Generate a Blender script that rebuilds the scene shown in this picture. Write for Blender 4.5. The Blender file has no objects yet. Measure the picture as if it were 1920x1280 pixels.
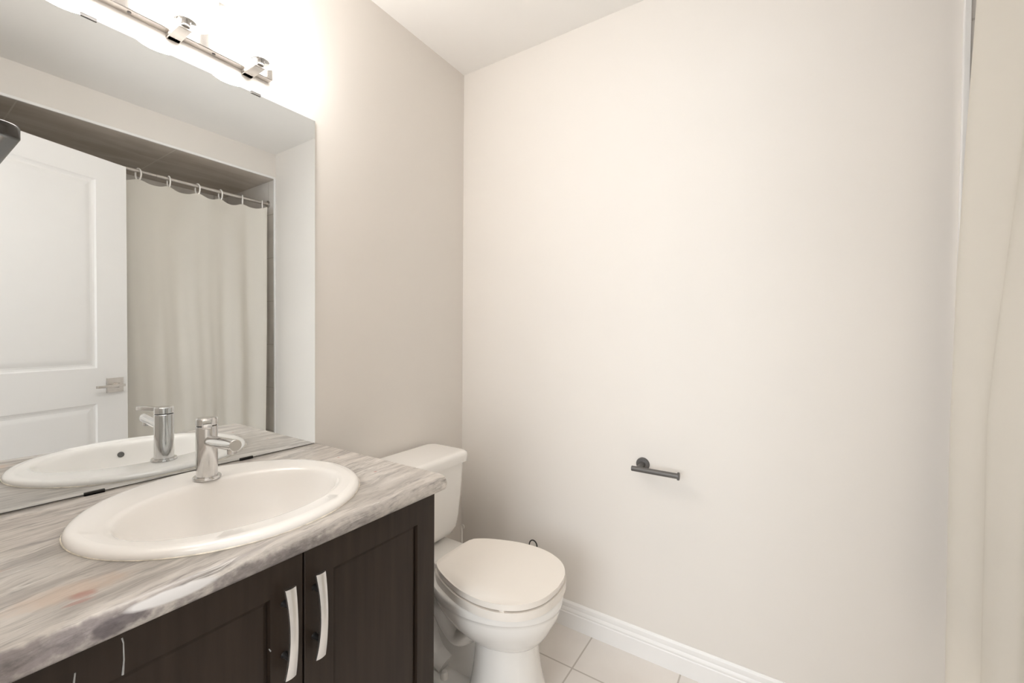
import bpy, bmesh, math, random
from mathutils import Vector, Matrix

C = bpy.context.scene.collection
SC = bpy.context.scene
random.seed(4)
PI = math.pi

# ------------------------------------------------------------------ camera
CX, CZ = 1.3131, 1.2027          # camera position (the camera stands in the doorway, y = 0)
B = 1.5885                       # back wall plane
YN = 0.05                        # room face of the near wall
XT = 1.697                       # front plane of the tub alcove
XB = 2.46                        # back of the tub alcove
H = 2.44                         # ceiling
ZS = 2.2687                      # underside of the alcove header

yaw, pitch, roll = 0.5745, -0.0163, 0.0077
fw = Vector((-math.sin(yaw) * math.cos(pitch), math.cos(yaw) * math.cos(pitch), math.sin(pitch)))
rt = Vector((math.cos(yaw), math.sin(yaw), 0))
up = rt.cross(fw)
rt2 = math.cos(roll) * rt + math.sin(roll) * up
up2 = -math.sin(roll) * rt + math.cos(roll) * up
cam = bpy.data.cameras.new('camera')
cam.sensor_width = 36
cam.lens = 36 * 793.5534 / 1920
cam.clip_start = 0.005
cam.dof.use_dof = False
cam_o = bpy.data.objects.new('camera', cam)
C.objects.link(cam_o)
M4 = Matrix((rt2, up2, -fw)).transposed().to_4x4()
M4.translation = Vector((CX, 0, CZ))
cam_o.matrix_world = M4
SC.camera = cam_o

# ------------------------------------------------------------------ world, daylight, exposure
w = bpy.data.worlds.new('sky')
SC.world = w
w.use_nodes = True
w.node_tree.nodes['Background'].inputs[0].default_value = (0.82, 0.91, 1.0, 1)
w.node_tree.nodes['Background'].inputs[1].default_value = 0.7


def area(name, loc, rot, sx, sy, power, col):
    l = bpy.data.lights.new(name, 'AREA')
    l.shape = 'RECTANGLE'
    l.size, l.size_y = sx, sy
    l.energy = power
    l.color = col
    o = bpy.data.objects.new(name, l)
    C.objects.link(o)
    o.location = loc
    o.rotation_euler = rot
    return o


# daylight coming through the window of the hall, in through the open doorway
area('hall_window_daylight', (0.95, -1.62, 1.35), (PI / 2, 0, 0), 1.3, 1.5, 43, (0.90, 0.955, 1.0))
area('added_hall_fill_light', (0.9, -0.75, 2.40), (0, 0, 0), 0.5, 0.5, 8, (1.0, 0.96, 0.91))  # added fill lamp without a fixture, brightens the bathroom through the doorway

SHADE_EMIT = 24.0
SHADE_COL = (1.0, 0.975, 0.945, 1)

SC.view_settings.view_transform = 'Standard'
SC.view_settings.look = 'None'
SC.view_settings.gamma = 1.0
SC.view_settings.use_curve_mapping = False
SC.view_settings.exposure = -0.03
try:
    SC.cycles.max_bounces = 14
    SC.cycles.diffuse_bounces = 8
    SC.cycles.glossy_bounces = 8
    SC.cycles.caustics_reflective = True
    SC.cycles.sample_clamp_indirect = 6.0
    SC.cycles.use_denoising = True
except Exception:
    pass


# ------------------------------------------------------------------ material helpers
def mat(name, col, rough=0.5, metal=0.0, var=0.03, vscale=6.0, bump=0.0, bscale=300.0, coat=0.0, spec=0.5):
    m = bpy.data.materials.new(name)
    m.use_nodes = True
    nt = m.node_tree
    b = nt.nodes['Principled BSDF']
    b.inputs['Roughness'].default_value = rough
    b.inputs['Metallic'].default_value = metal
    b.inputs['Specular IOR Level'].default_value = spec
    b.inputs['Coat Weight'].default_value = coat
    b.inputs['Coat Roughness'].default_value = 0.08
    geo = nt.nodes.new('ShaderNodeNewGeometry')
    n = nt.nodes.new('ShaderNodeTexNoise')
    n.inputs['Scale'].default_value = vscale
    n.inputs['Detail'].default_value = 3
    nt.links.new(geo.outputs['Position'], n.inputs['Vector'])
    r = nt.nodes.new('ShaderNodeValToRGB')
    r.color_ramp.elements[0].position = 0.3
    r.color_ramp.elements[1].position = 0.7
    r.color_ramp.elements[0].color = tuple(c * (1 - var) for c in col[:3]) + (1,)
    r.color_ramp.elements[1].color = tuple(min(1, c * (1 + var)) for c in col[:3]) + (1,)
    nt.links.new(n.outputs['Fac'], r.inputs['Fac'])
    nt.links.new(r.outputs['Color'], b.inputs['Base Color'])
    if bump:
        n2 = nt.nodes.new('ShaderNodeTexNoise')
        n2.inputs['Scale'].default_value = bscale
        nt.links.new(geo.outputs['Position'], n2.inputs['Vector'])
        bp = nt.nodes.new('ShaderNodeBump')
        bp.inputs['Strength'].default_value = bump
        bp.inputs['Distance'].default_value = 0.001
        nt.links.new(n2.outputs['Fac'], bp.inputs['Height'])
        nt.links.new(bp.outputs['Normal'], b.inputs['Normal'])
    return m


def math_node(nt, op, a, b=None, clamp=False):
    n = nt.nodes.new('ShaderNodeMath')
    n.operation = op
    n.use_clamp = clamp
    for i, v in enumerate((a, b)):
        if v is None:
            continue
        if isinstance(v, (int, float)):
            n.inputs[i].default_value = v
        else:
            nt.links.new(v, n.inputs[i])
    return n.outputs[0]


def mix_col(nt, fac, a, b):
    n = nt.nodes.new('ShaderNodeMix')
    n.data_type = 'RGBA'
    for s, v in ((n.inputs[0], fac), (n.inputs[6], a), (n.inputs[7], b)):
        if isinstance(v, (int, float)):
            s.default_value = v
        elif isinstance(v, tuple):
            s.default_value = v if len(v) == 4 else v + (1,)
        else:
            nt.links.new(v, s)
    return n.outputs[2]


def tile_mat(name, axes, off, size, c1, c2, grout, rough, offset=0.0, vein=None, mortar=0.0035):
    """axes: which world axes run along (width, height) of the tiles; off: a world point on a grout crossing."""
    m = bpy.data.materials.new(name)
    m.use_nodes = True
    nt = m.node_tree
    b = nt.nodes['Principled BSDF']
    b.inputs['Roughness'].default_value = rough
    geo = nt.nodes.new('ShaderNodeNewGeometry')
    sp = nt.nodes.new('ShaderNodeSeparateXYZ')
    nt.links.new(geo.outputs['Position'], sp.inputs[0])
    u = math_node(nt, 'SUBTRACT', sp.outputs[axes[0]], off[0] - 20 * size[0])
    v = math_node(nt, 'SUBTRACT', sp.outputs[axes[1]], off[1] - 20 * size[1])
    cb = nt.nodes.new('ShaderNodeCombineXYZ')
    nt.links.new(u, cb.inputs[0])
    nt.links.new(v, cb.inputs[1])
    br = nt.nodes.new('ShaderNodeTexBrick')
    br.offset = offset
    br.squash = 1.0
    br.inputs['Scale'].default_value = 1.0
    br.inputs['Mortar Size'].default_value = mortar
    br.inputs['Mortar Smooth'].default_value = 0.1
    br.inputs['Bias'].default_value = 0.0
    br.inputs['Brick Width'].default_value = size[0]
    br.inputs['Row Height'].default_value = size[1]
    nt.links.new(cb.outputs[0], br.inputs['Vector'])
    n = nt.nodes.new('ShaderNodeTexNoise')
    n.inputs['Scale'].default_value = 1.0
    n.inputs['Detail'].default_value = 4
    n.inputs['Distortion'].default_value = 0.6 if vein else 0.0
    mp = nt.nodes.new('ShaderNodeMapping')
    mp.inputs['Scale'].default_value = vein or (5, 5, 5)
    nt.links.new(geo.outputs['Position'], mp.inputs['Vector'])
    nt.links.new(mp.outputs[0], n.inputs['Vector'])
    r = nt.nodes.new('ShaderNodeValToRGB')
    r.color_ramp.elements[0].position = 0.35
    r.color_ramp.elements[1].position = 0.65
    r.color_ramp.elements[0].color = c1 + (1,)
    r.color_ramp.elements[1].color = c2 + (1,)
    nt.links.new(n.outputs['Fac'], r.inputs['Fac'])
    col = mix_col(nt, br.outputs['Fac'], r.outputs['Color'], grout)
    nt.links.new(col, b.inputs['Base Color'])
    bp = nt.nodes.new('ShaderNodeBump')
    bp.inputs['Strength'].default_value = 0.4
    bp.inputs['Distance'].default_value = 0.002
    bp.invert = True
    nt.links.new(br.outputs['Fac'], bp.inputs['Height'])
    nt.links.new(bp.outputs['Normal'], b.inputs['Normal'])
    return m


M = {}
M['paint'] = mat('greige_wall_paint', (0.76, 0.725, 0.685), 0.62, var=0.008, vscale=2, bump=0.08, bscale=220, spec=0.3)
M['ceil'] = mat('ceiling_paint', (0.84, 0.825, 0.805), 0.8, var=0.006, spec=0.2)
M['trim'] = mat('white_trim_paint', (0.84, 0.83, 0.82), 0.35, var=0.01)
M['door'] = mat('white_door_paint', (0.82, 0.81, 0.80), 0.4, var=0.008)
M['ceramic'] = mat('white_ceramic', (0.86, 0.84, 0.81), 0.12, var=0.005, coat=0.3)
M['sink'] = mat('sink_ceramic', (0.86, 0.835, 0.805), 0.15, var=0.005, coat=0.2)
M['plastic'] = mat('white_plastic', (0.86, 0.83, 0.79), 0.25, var=0.005)
M['lidplastic'] = mat('seat_plastic', (0.85, 0.80, 0.74), 0.28, var=0.004)
M['chrome'] = mat('chrome', (0.66, 0.65, 0.64), 0.10, 1.0, var=0.03, vscale=40)
M['nickel'] = mat('brushed_nickel', (0.60, 0.565, 0.53), 0.32, 1.0, var=0.06, vscale=60)
M['polished'] = mat('polished_nickel', (0.62, 0.59, 0.56), 0.14, 1.0, var=0.03, vscale=60)
M['arm'] = mat('satin_nickel_arm', (0.66, 0.63, 0.60), 0.5, 1.0, var=0.04, vscale=60)
M['satin'] = mat('satin_nickel_pull', (0.80, 0.79, 0.78), 0.30, 1.0, var=0.02)
M['dark_metal'] = mat('gunmetal', (0.125, 0.118, 0.112), 0.42, 0.4, var=0.05)
M['black_metal_and_reflection'] = mat('matte_black_metal_and_reflection', (0.025, 0.023, 0.022), 0.32, 0.3, var=0.05)
M['black_gloss'] = mat('glossy_black_metal', (0.06, 0.056, 0.052), 0.25, 0.7, var=0.05)
M['black'] = mat('black_rubber', (0.02, 0.018, 0.016), 0.6, var=0.05)
M['seam'] = mat('dark_seam', (0.03, 0.03, 0.03), 0.5, var=0.05)
M['hole_shade'] = mat('grey_hole_shade', (0.12, 0.115, 0.11), 0.6, var=0.05)
M['drip'] = mat('dried_white_drip', (0.36, 0.36, 0.36), 0.4, var=0.2, vscale=80)
M['caulk'] = mat('caulk', (0.78, 0.72, 0.62), 0.5, var=0.25, vscale=60)
M['floor'] = tile_mat('floor_tiles', (0, 1), (0.683, 1.390), (0.3335, 0.3335), (0.76, 0.715, 0.675), (0.80, 0.76, 0.72),
                      (0.52, 0.475, 0.43), 0.35, mortar=0.003)
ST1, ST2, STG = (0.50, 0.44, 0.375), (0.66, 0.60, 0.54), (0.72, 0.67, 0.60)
M['tile_end'] = tile_mat('stone_tile_end_wall', (0, 2), (1.79, 0.51), (0.61, 0.3048), (0.66, 0.625, 0.585), (0.74, 0.705, 0.665), (0.55, 0.52, 0.48), 0.3, vein=(3, 3, 9))
M['tile_side'] = tile_mat('stone_tile_side_wall', (1, 2), (0.3, 0.51), (0.61, 0.3048), (0.66, 0.625, 0.585), (0.74, 0.705, 0.665), (0.55, 0.52, 0.48), 0.3, vein=(3, 3, 9))
M['tile_top_shaded'] = tile_mat('stone_tile_soffit_shaded', (1, 0), (1.02, 1.985), (0.61, 0.3048), ST1, ST2, STG, 0.3, vein=(9, 2.0, 3), mortar=0.003)  # same stone as the alcove walls, soffit shade put into darker tile colours

# mirror
m = bpy.data.materials.new('mirror_silver')
m.use_nodes = True
b = m.node_tree.nodes['Principled BSDF']
b.inputs['Base Color'].default_value = (0.875, 0.905, 0.92, 1)
b.inputs['Metallic'].default_value = 1
b.inputs['Roughness'].default_value = 0.0
M['mirror'] = m

# lit opal glass
m = bpy.data.materials.new('lit_opal_glass')
m.use_nodes = True
b = m.node_tree.nodes['Principled BSDF']
b.inputs['Base Color'].default_value = (0.9, 0.88, 0.85, 1)
b.inputs['Roughness'].default_value = 0.3
b.inputs['Emission Color'].default_value = SHADE_COL
b.inputs['Emission Strength'].default_value = SHADE_EMIT
M['shade'] = m

# espresso wood
m = bpy.data.materials.new('espresso_wood')
m.use_nodes = True
nt = m.node_tree
b = nt.nodes['Principled BSDF']
geo = nt.nodes.new('ShaderNodeNewGeometry')
mp = nt.nodes.new('ShaderNodeMapping')
mp.inputs['Scale'].default_value = (60, 60, 4)
nt.links.new(geo.outputs['Position'], mp.inputs['Vector'])
n = nt.nodes.new('ShaderNodeTexNoise')
n.inputs['Scale'].default_value = 1.0
n.inputs['Detail'].default_value = 5
nt.links.new(mp.outputs[0], n.inputs['Vector'])
r = nt.nodes.new('ShaderNodeValToRGB')
r.color_ramp.elements[0].position = 0.3
r.color_ramp.elements[1].position = 0.75
r.color_ramp.elements[0].color = (0.021, 0.0135, 0.0092, 1)
r.color_ramp.elements[1].color = (0.035, 0.0235, 0.0165, 1)
nt.links.new(n.outputs['Fac'], r.inputs['Fac'])
nt.links.new(r.outputs['Color'], b.inputs['Base Color'])
b.inputs['Roughness'].default_value = 0.38
b.inputs['Specular IOR Level'].default_value = 0.25
M['wood'] = m

# curtain fabric
m = bpy.data.materials.new('cream_curtain_fabric')
m.use_nodes = True
nt = m.node_tree
b = nt.nodes['Principled BSDF']
b.inputs['Roughness'].default_value = 0.7
b.inputs['Specular IOR Level'].default_value = 0.2
geo = nt.nodes.new('ShaderNodeNewGeometry')
n = nt.nodes.new('ShaderNodeTexNoise')
n.inputs['Scale'].default_value = 5
nt.links.new(geo.outputs['Position'], n.inputs['Vector'])
r = nt.nodes.new('ShaderNodeValToRGB')
r.color_ramp.elements[0].color = (0.87, 0.835, 0.765, 1)
r.color_ramp.elements[1].color = (0.90, 0.865, 0.795, 1)
nt.links.new(n.outputs['Fac'], r.inputs['Fac'])
nt.links.new(r.outputs['Color'], b.inputs['Base Color'])
wv = nt.nodes.new('ShaderNodeTexNoise')
wv.inputs['Scale'].default_value = 25
wv.inputs['Detail'].default_value = 4
nt.links.new(geo.outputs['Position'], wv.inputs['Vector'])
bp = nt.nodes.new('ShaderNodeBump')
bp.inputs['Strength'].default_value = 0.08
bp.inputs['Distance'].default_value = 0.004
nt.links.new(wv.outputs['Fac'], bp.inputs['Height'])
nt.links.new(bp.outputs['Normal'], b.inputs['Normal'])
tl = nt.nodes.new('ShaderNodeBsdfTranslucent')
nt.links.new(r.outputs['Color'], tl.inputs['Color'])
mx = nt.nodes.new('ShaderNodeMixShader')
mx.inputs[0].default_value = 0.32
nt.links.new(b.outputs[0], mx.inputs[1])
nt.links.new(tl.outputs[0], mx.inputs[2])
nt.links.new(mx.outputs[0], nt.nodes['Material Output'].inputs['Surface'])
M['curtain'] = m


# laminate counter with stone streaks running along the wall
def counter_material():
    m = bpy.data.materials.new('streaked_stone_laminate')
    m.use_nodes = True
    nt = m.node_tree
    b = nt.nodes['Principled BSDF']
    b.inputs['Roughness'].default_value = 0.33
    geo = nt.nodes.new('ShaderNodeNewGeometry')
    sp = nt.nodes.new('ShaderNodeSeparateXYZ')
    nt.links.new(geo.outputs['Position'], sp.inputs[0])
    x, y, z = sp.outputs
    # unrolled distance across the counter, so streaks run on over the rounded front
    across = math_node(nt, 'SUBTRACT', x, z)

    def streak(sa, sl, detail, dist, skew, seed):
        nonlocal across
        a = math_node(nt, 'ADD', across, math_node(nt, 'MULTIPLY', y, skew))
        cb = nt.nodes.new('ShaderNodeCombineXYZ')
        nt.links.new(math_node(nt, 'MULTIPLY', a, sa), cb.inputs[0])
        nt.links.new(math_node(nt, 'MULTIPLY', y, sl), cb.inputs[1])
        cb.inputs[2].default_value = seed
        n = nt.nodes.new('ShaderNodeTexNoise')
        n.inputs['Scale'].default_value = 1
        n.inputs['Detail'].default_value = detail
        n.inputs['Roughness'].default_value = 0.62
        n.inputs['Distortion'].default_value = dist
        nt.links.new(cb.outputs[0], n.inputs['Vector'])
        return n.outputs['Fac']

    def ramp(f, stops):
        r = nt.nodes.new('ShaderNodeValToRGB')
        e = r.color_ramp.elements
        while len(e) < len(stops):
            e.new(0.5)
        for k, (p, c) in enumerate(stops):
            e[k].position = p
            e[k].color = (c if len(c) == 4 else c + (1,)) if isinstance(c, tuple) else (c, c, c, 1)
        nt.links.new(f, r.inputs['Fac'])
        return r.outputs['Color']

    # slow warp so that the streaks drift and pinch like veined stone
    wp = nt.nodes.new('ShaderNodeTexNoise')
    wp.inputs['Scale'].default_value = 7
    wp.inputs['Detail'].default_value = 3
    nt.links.new(geo.outputs['Position'], wp.inputs['Vector'])
    across0 = across
    across = math_node(nt, 'ADD', across0, math_node(nt, 'MULTIPLY', math_node(nt, 'SUBTRACT', wp.outputs['Fac'], 0.5), 0.05))
    base = ramp(streak(24, 4.0, 6, 0.7, 0.13, 1.7),
                [(0.27, (0.27, 0.245, 0.235)), (0.42, (0.42, 0.385, 0.355)), (0.54, (0.54, 0.50, 0.46)), (0.70, (0.66, 0.615, 0.57))])
    fine = ramp(streak(110, 13, 6, 1.2, 0.13, 5.1), [(0.30, 0.52), (0.46, 0.98), (0.75, 1.10)])
    mm = nt.nodes.new('ShaderNodeMix')
    mm.data_type = 'RGBA'
    mm.blend_type = 'MULTIPLY'
    mm.inputs[0].default_value = 1.0
    nt.links.new(base, mm.inputs[6])
    nt.links.new(fine, mm.inputs[7])
    col = mm.outputs[2]
    vein = ramp(streak(40, 2.6, 3, 1.4, 0.16, 9.3), [(0.475, 0.0), (0.50, 1.0), (0.525, 0.0)])
    vm = ramp(streak(9, 3, 2, 0.4, 0.1, 12.0), [(0.47, 0.0), (0.58, 0.8)])
    col = mix_col(nt, math_node(nt, 'MULTIPLY', vein, vm), col, (0.76, 0.73, 0.69))
    dk = ramp(streak(46, 4.5, 5, 1.4, 0.15, 3.3), [(0.33, 0.8), (0.42, 0.0)])
    col = mix_col(nt, dk, col, (0.235, 0.21, 0.205))
    across = across0

    wob = nt.nodes.new('ShaderNodeTexNoise')
    wob.inputs['Scale'].default_value = 55
    wob.inputs['Detail'].default_value = 5
    nt.links.new(geo.outputs['Position'], wob.inputs['Vector'])

    def blob(ca, cy, ra, ry, soft, colour, strength, tilt=0.0, rough=1.2):
        nonlocal col
        dy = math_node(nt, 'SUBTRACT', y, cy)
        da = math_node(nt, 'SUBTRACT', math_node(nt, 'SUBTRACT', across, ca), math_node(nt, 'MULTIPLY', dy, tilt))
        q = math_node(nt, 'ADD', math_node(nt, 'POWER', math_node(nt, 'ABSOLUTE', math_node(nt, 'DIVIDE', da, ra)), 2.0),
                      math_node(nt, 'POWER', math_node(nt, 'ABSOLUTE', math_node(nt, 'DIVIDE', dy, ry)), 2.0))
        q = math_node(nt, 'ADD', q, math_node(nt, 'MULTIPLY', math_node(nt, 'SUBTRACT', wob.outputs['Fac'], 0.5), rough))
        f = math_node(nt, 'DIVIDE', math_node(nt, 'SUBTRACT', 1.0, q), soft, clamp=True)
        col = mix_col(nt, math_node(nt, 'MULTIPLY', f, strength), col, colour)

    T0 = 0.570 - 0.835
    mot = nt.nodes.new('ShaderNodeTexNoise')
    mot.inputs['Scale'].default_value = 75
    mot.inputs['Detail'].default_value = 7
    mot.inputs['Roughness'].default_value = 0.7
    mp_ = nt.nodes.new('ShaderNodeMapping')
    mp_.inputs['Scale'].default_value = (1, 0.55, 1)
    nt.links.new(geo.outputs['Position'], mp_.inputs['Vector'])
    nt.links.new(mp_.outputs[0], mot.inputs['Vector'])
    mo = ramp(mot.outputs['Fac'], [(0.30, 0.50), (0.45, 0.86), (0.55, 1.05), (0.70, 1.30)])
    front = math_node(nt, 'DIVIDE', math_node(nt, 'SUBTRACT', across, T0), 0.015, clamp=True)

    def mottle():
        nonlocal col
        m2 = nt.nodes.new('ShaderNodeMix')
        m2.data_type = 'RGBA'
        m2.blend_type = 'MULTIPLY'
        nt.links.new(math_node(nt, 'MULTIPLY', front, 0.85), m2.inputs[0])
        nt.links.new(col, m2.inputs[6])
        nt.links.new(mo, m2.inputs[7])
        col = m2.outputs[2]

    T = 0.575 - 0.835      # 'across' value where the front starts to roll over
    # mottled purple-grey band on the rolled front, pale patch beside it, tan and red stains on the top
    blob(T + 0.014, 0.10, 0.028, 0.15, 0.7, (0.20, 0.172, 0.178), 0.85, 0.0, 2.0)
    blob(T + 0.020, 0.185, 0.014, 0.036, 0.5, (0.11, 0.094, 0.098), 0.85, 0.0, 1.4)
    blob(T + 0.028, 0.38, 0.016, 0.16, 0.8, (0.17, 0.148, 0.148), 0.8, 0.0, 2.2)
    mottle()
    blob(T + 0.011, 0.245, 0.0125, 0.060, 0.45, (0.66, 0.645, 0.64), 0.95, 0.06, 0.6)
    blob(T + 0.018, 0.70, 0.016, 0.11, 0.8, (0.62, 0.575, 0.53), 0.5, 0.0, 2.4)
    blob(0.470 - 0.835, 0.160, 0.035, 0.075, 0.9, (0.64, 0.46, 0.34), 0.5, 0.12, 1.4)
    blob(0.495 - 0.835, 0.168, 0.013, 0.016, 0.8, (0.42, 0.17, 0.13), 0.7, 0.2, 1.4)
    blob(0.512 - 0.835, 0.160, 0.006, 0.020, 0.8, (0.40, 0.17, 0.13), 0.6, 0.1, 1.0)
    blob(0.088 - 0.835, 0.335, 0.005, 0.050, 0.8, (0.55, 0.25, 0.15), 0.65, 0.05, 1.2)
    blob(0.40 - 0.835, 0.745, 0.004, 0.006, 0.8, (0.40, 0.12, 0.10), 0.8, 0.0, 0.8)
    blob(0.205 - 0.835, 0.77, 0.003, 0.005, 0.8, (0.40, 0.12, 0.10), 0.8, 0.0, 0.8)
    blob(0.31 - 0.835, 0.10, 0.004, 0.03, 0.8, (0.50, 0.25, 0.17), 0.5, 0.0, 1.2)
    nt.links.new(col, b.inputs['Base Color'])
    return m


M['counter'] = counter_material()


# ------------------------------------------------------------------ object helpers
def empty(name, loc, label, cat, group=None):
    o = bpy.data.objects.new(name, None)
    C.objects.link(o)
    o.location = loc
    o.empty_display_size = 0.05
    tag(o, label, cat, group)
    return o


def tag(o, label=None, cat=None, group=None, kind=None):
    if label:
        o['label'] = label
    if cat:
        o['category'] = cat
    if group:
        o['group'] = group
    if kind:
        o['kind'] = kind
    return o


def wloc(o):
    p = Vector((0, 0, 0))
    while o is not None:
        p += o.location
        o = o.parent
    return p


def obj(name, bm, material, parent=None, smooth=True, origin=None, label=None, angle=35):
    """links the bmesh (built in world coordinates) as one mesh object"""
    bmesh.ops.recalc_face_normals(bm, faces=bm.faces)
    me = bpy.data.meshes.new(name)
    vs = [v.co for v in bm.verts]
    if origin is None:
        lo = Vector([min(v[k] for v in vs) for k in range(3)])
        hi = Vector([max(v[k] for v in vs) for k in range(3)])
        origin = Vector(((lo[0] + hi[0]) / 2, (lo[1] + hi[1]) / 2, lo[2]))
    origin = Vector(origin)
    bmesh.ops.translate(bm, verts=bm.verts, vec=-origin)
    for f in bm.faces:
        f.smooth = smooth
    if smooth:
        for e in bm.edges:
            if len(e.link_faces) == 2 and e.calc_face_angle(0) > math.radians(angle):
                e.smooth = False
    bm.to_mesh(me)
    bm.free()
    me.materials.append(material)
    o = bpy.data.objects.new(name, me)
    C.objects.link(o)
    if parent is not None:
        o.parent = parent
        o.location = origin - wloc(parent)
    else:
        o.location = origin
    if label:
        o['label'] = label
    return o


def struct(name, bm, material, smooth=False, **k):
    o = obj(name, bm, material, None, smooth, **k)
    o['kind'] = 'structure'
    return o


def add_box(bm, x0, x1, y0, y1, z0, z1, bev=0.0, seg=2):
    r = bmesh.ops.create_cube(bm, size=1)
    vs = r['verts']
    for v in vs:
        v.co = Vector(((x0 + x1) / 2 + v.co.x * (x1 - x0), (y0 + y1) / 2 + v.co.y * (y1 - y0), (z0 + z1) / 2 + v.co.z * (z1 - z0)))
    if bev > 0:
        es = list({e for v in vs for e in v.link_edges})
        bmesh.ops.bevel(bm, geom=es, offset=bev, segments=seg, affect='EDGES', profile=0.5)


def box(*a, **k):
    bm = bmesh.new()
    add_box(bm, *a, **k)
    return bm


def loft(bm, rings, cap0=True, cap1=True, closed=True):
    """rings: lists of points, equal length"""
    R = [[bm.verts.new(p) for p in r] for r in rings]
    n = len(R[0])
    for a, b2 in zip(R, R[1:]):
        for i in range(n if closed else n - 1):
            j = (i + 1) % n
            bm.faces.new((a[i], a[j], b2[j], b2[i]))
    if cap0:
        bm.faces.new(list(reversed(R[0])))
    if cap1:
        bm.faces.new(R[-1])
    return R


def frame_for(d):
    d = d.normalized()
    a = Vector((0, 0, 1)) if abs(d.z) < 0.9 else Vector((1, 0, 0))
    u = d.cross(a).normalized()
    return u, d.cross(u).normalized()


def add_tube(bm, pts, r, n=12, caps=True, square=False):
    """tube of radius r (number or list) along a path, frames carried along the path"""
    pts = [Vector(p) for p in pts]
    rs = r if isinstance(r, (list, tuple)) else [r] * len(pts)
    d0 = (pts[1] - pts[0]).normalized()
    u, v = frame_for(d0)
    rings = []
    for i, p in enumerate(pts):
        if i == 0:
            d = pts[1] - pts[0]
        elif i == len(pts) - 1:
            d = pts[-1] - pts[-2]
        else:
            d = (pts[i + 1] - pts[i]).normalized() + (pts[i] - pts[i - 1]).normalized()
        d.normalize()
        u = (u - d * u.dot(d)).normalized()
        v = d.cross(u)
        if square:
            prof = [(1, .8), (.8, 1), (-.8, 1), (-1, .8), (-1, -.8), (-.8, -1), (.8, -1), (1, -.8)]
        else:
            prof = [(math.cos(2 * PI * k / n), math.sin(2 * PI * k / n)) for k in range(n)]
        rings.append([p + (u * a + v * c) * rs[i] for a, c in prof])
    loft(bm, rings, caps, caps)


def tube(*a, **k):
    bm = bmesh.new()
    add_tube(bm, *a, **k)
    return bm


def add_lathe(bm, prof, origin, axis=(0, 0, 1), n=32):
    """prof: (radius, height) pairs along the axis, from one end to the other"""
    ax = Vector(axis).normalized()
    u, v = frame_for(ax)
    o = Vector(origin)
    rings = []
    for r, h in prof:
        rings.append([o + ax * h + (u * math.cos(2 * PI * k / n) + v * math.sin(2 * PI * k / n)) * max(r, 1e-5) for k in range(n)])
    loft(bm, rings, True, True)


def lathe(*a, **k):
    bm = bmesh.new()
    add_lathe(bm, *a, **k)
    return bm


def add_prism(bm, pts, fn, t0, t1, bev=0.0, seg=2):
    """pts: 2-D outline; fn(a, b, t) gives the 3-D point"""
    lo = [bm.verts.new(fn(a, b2, t0)) for a, b2 in pts]
    hi = [bm.verts.new(fn(a, b2, t1)) for a, b2 in pts]
    n = len(pts)
    f0 = bm.faces.new(list(reversed(lo)))
    f1 = bm.faces.new(hi)
    for i in range(n):
        j = (i + 1) % n
        bm.faces.new((lo[i], lo[j], hi[j], hi[i]))
    if bev:
        es = list(f1.edges) + list(f0.edges)
        bmesh.ops.bevel(bm, geom=es, offset=bev, segments=seg, affect='EDGES', profile=0.5)


def smooth_path(pts, k=6, closed=False):
    """Catmull-Rom through points (tuples of any length)"""
    P = [tuple(p) for p in pts]
    n = len(P)
    out = []
    rng = range(n) if closed else range(n - 1)
    for i in rng:
        if closed:
            p0, p1, p2, p3 = P[(i - 1) % n], P[i], P[(i + 1) % n], P[(i + 2) % n]
        else:
            p0, p1, p2, p3 = P[max(i - 1, 0)], P[i], P[i + 1], P[min(i + 2, n - 1)]
        for s in range(k):
            t = s / k
            out.append(tuple(0.5 * (2 * b2 + (c - a) * t + (2 * a - 5 * b2 + 4 * c - d) * t * t + (3 * b2 - a - 3 * c + d) * t ** 3)
                             for a, b2, c, d in zip(p0, p1, p2, p3)))
    if not closed:
        out.append(P[-1])
    return out


# ------------------------------------------------------------------ the room
W = 0.1
struct('floor', box(-0.4, XB + W, -1.7, B + W, -0.1, 0), M['floor'])
struct('ceiling', box(-0.4, XB + W, -1.7, B + W, H, H + 0.1), M['ceil'])
struct('wall_left', box(-W, 0, YN, B + W, 0, H), M['paint'])
struct('wall_back', box(0, XT, B, B + W, 0, H), M['paint'])
# near wall with the doorway the camera stands in
DX0, DX1, DZ = 0.60, 1.392, 2.085
bm = bmesh.new()
add_box(bm, -W, DX0, YN - 0.12, YN, 0, H)
add_box(bm, DX1, XB + W, YN - 0.12, YN, 0, H)
add_box(bm, DX0, DX1, YN - 0.12, YN, DZ, H)
struct('wall_near', bm, M['paint'])
# hall beyond the doorway, with its window
bm = bmesh.new()
add_box(bm, -0.4, 0.25, -1.6, -1.5, 0, H)
add_box(bm, 1.65, XB + W, -1.6, -1.5, 0, H)
add_box(bm, 0.25, 1.65, -1.6, -1.5, 0, 0.55)
add_box(bm, 0.25, 1.65, -1.6, -1.5, 2.15, H)
add_box(bm, -0.4, -0.3, -1.5, YN - 0.12, 0, H)
add_box(bm, XB, XB + W, -1.5, YN - 0.12, 0, H)
struct('wall_hall', bm, M['paint'])
bm = bmesh.new()
for a in ((0.25, 0.31, 0.55, 2.15), (1.59, 1.65, 0.55, 2.15), (0.31, 1.59, 0.55, 0.61), (0.31, 1.59, 2.09, 2.15), (0.93, 0.97, 0.61, 2.09)):
    add_box(bm, a[0], a[1], -1.57, -1.52, a[2], a[3])
struct('window_1', bm, M['trim'])
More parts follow.
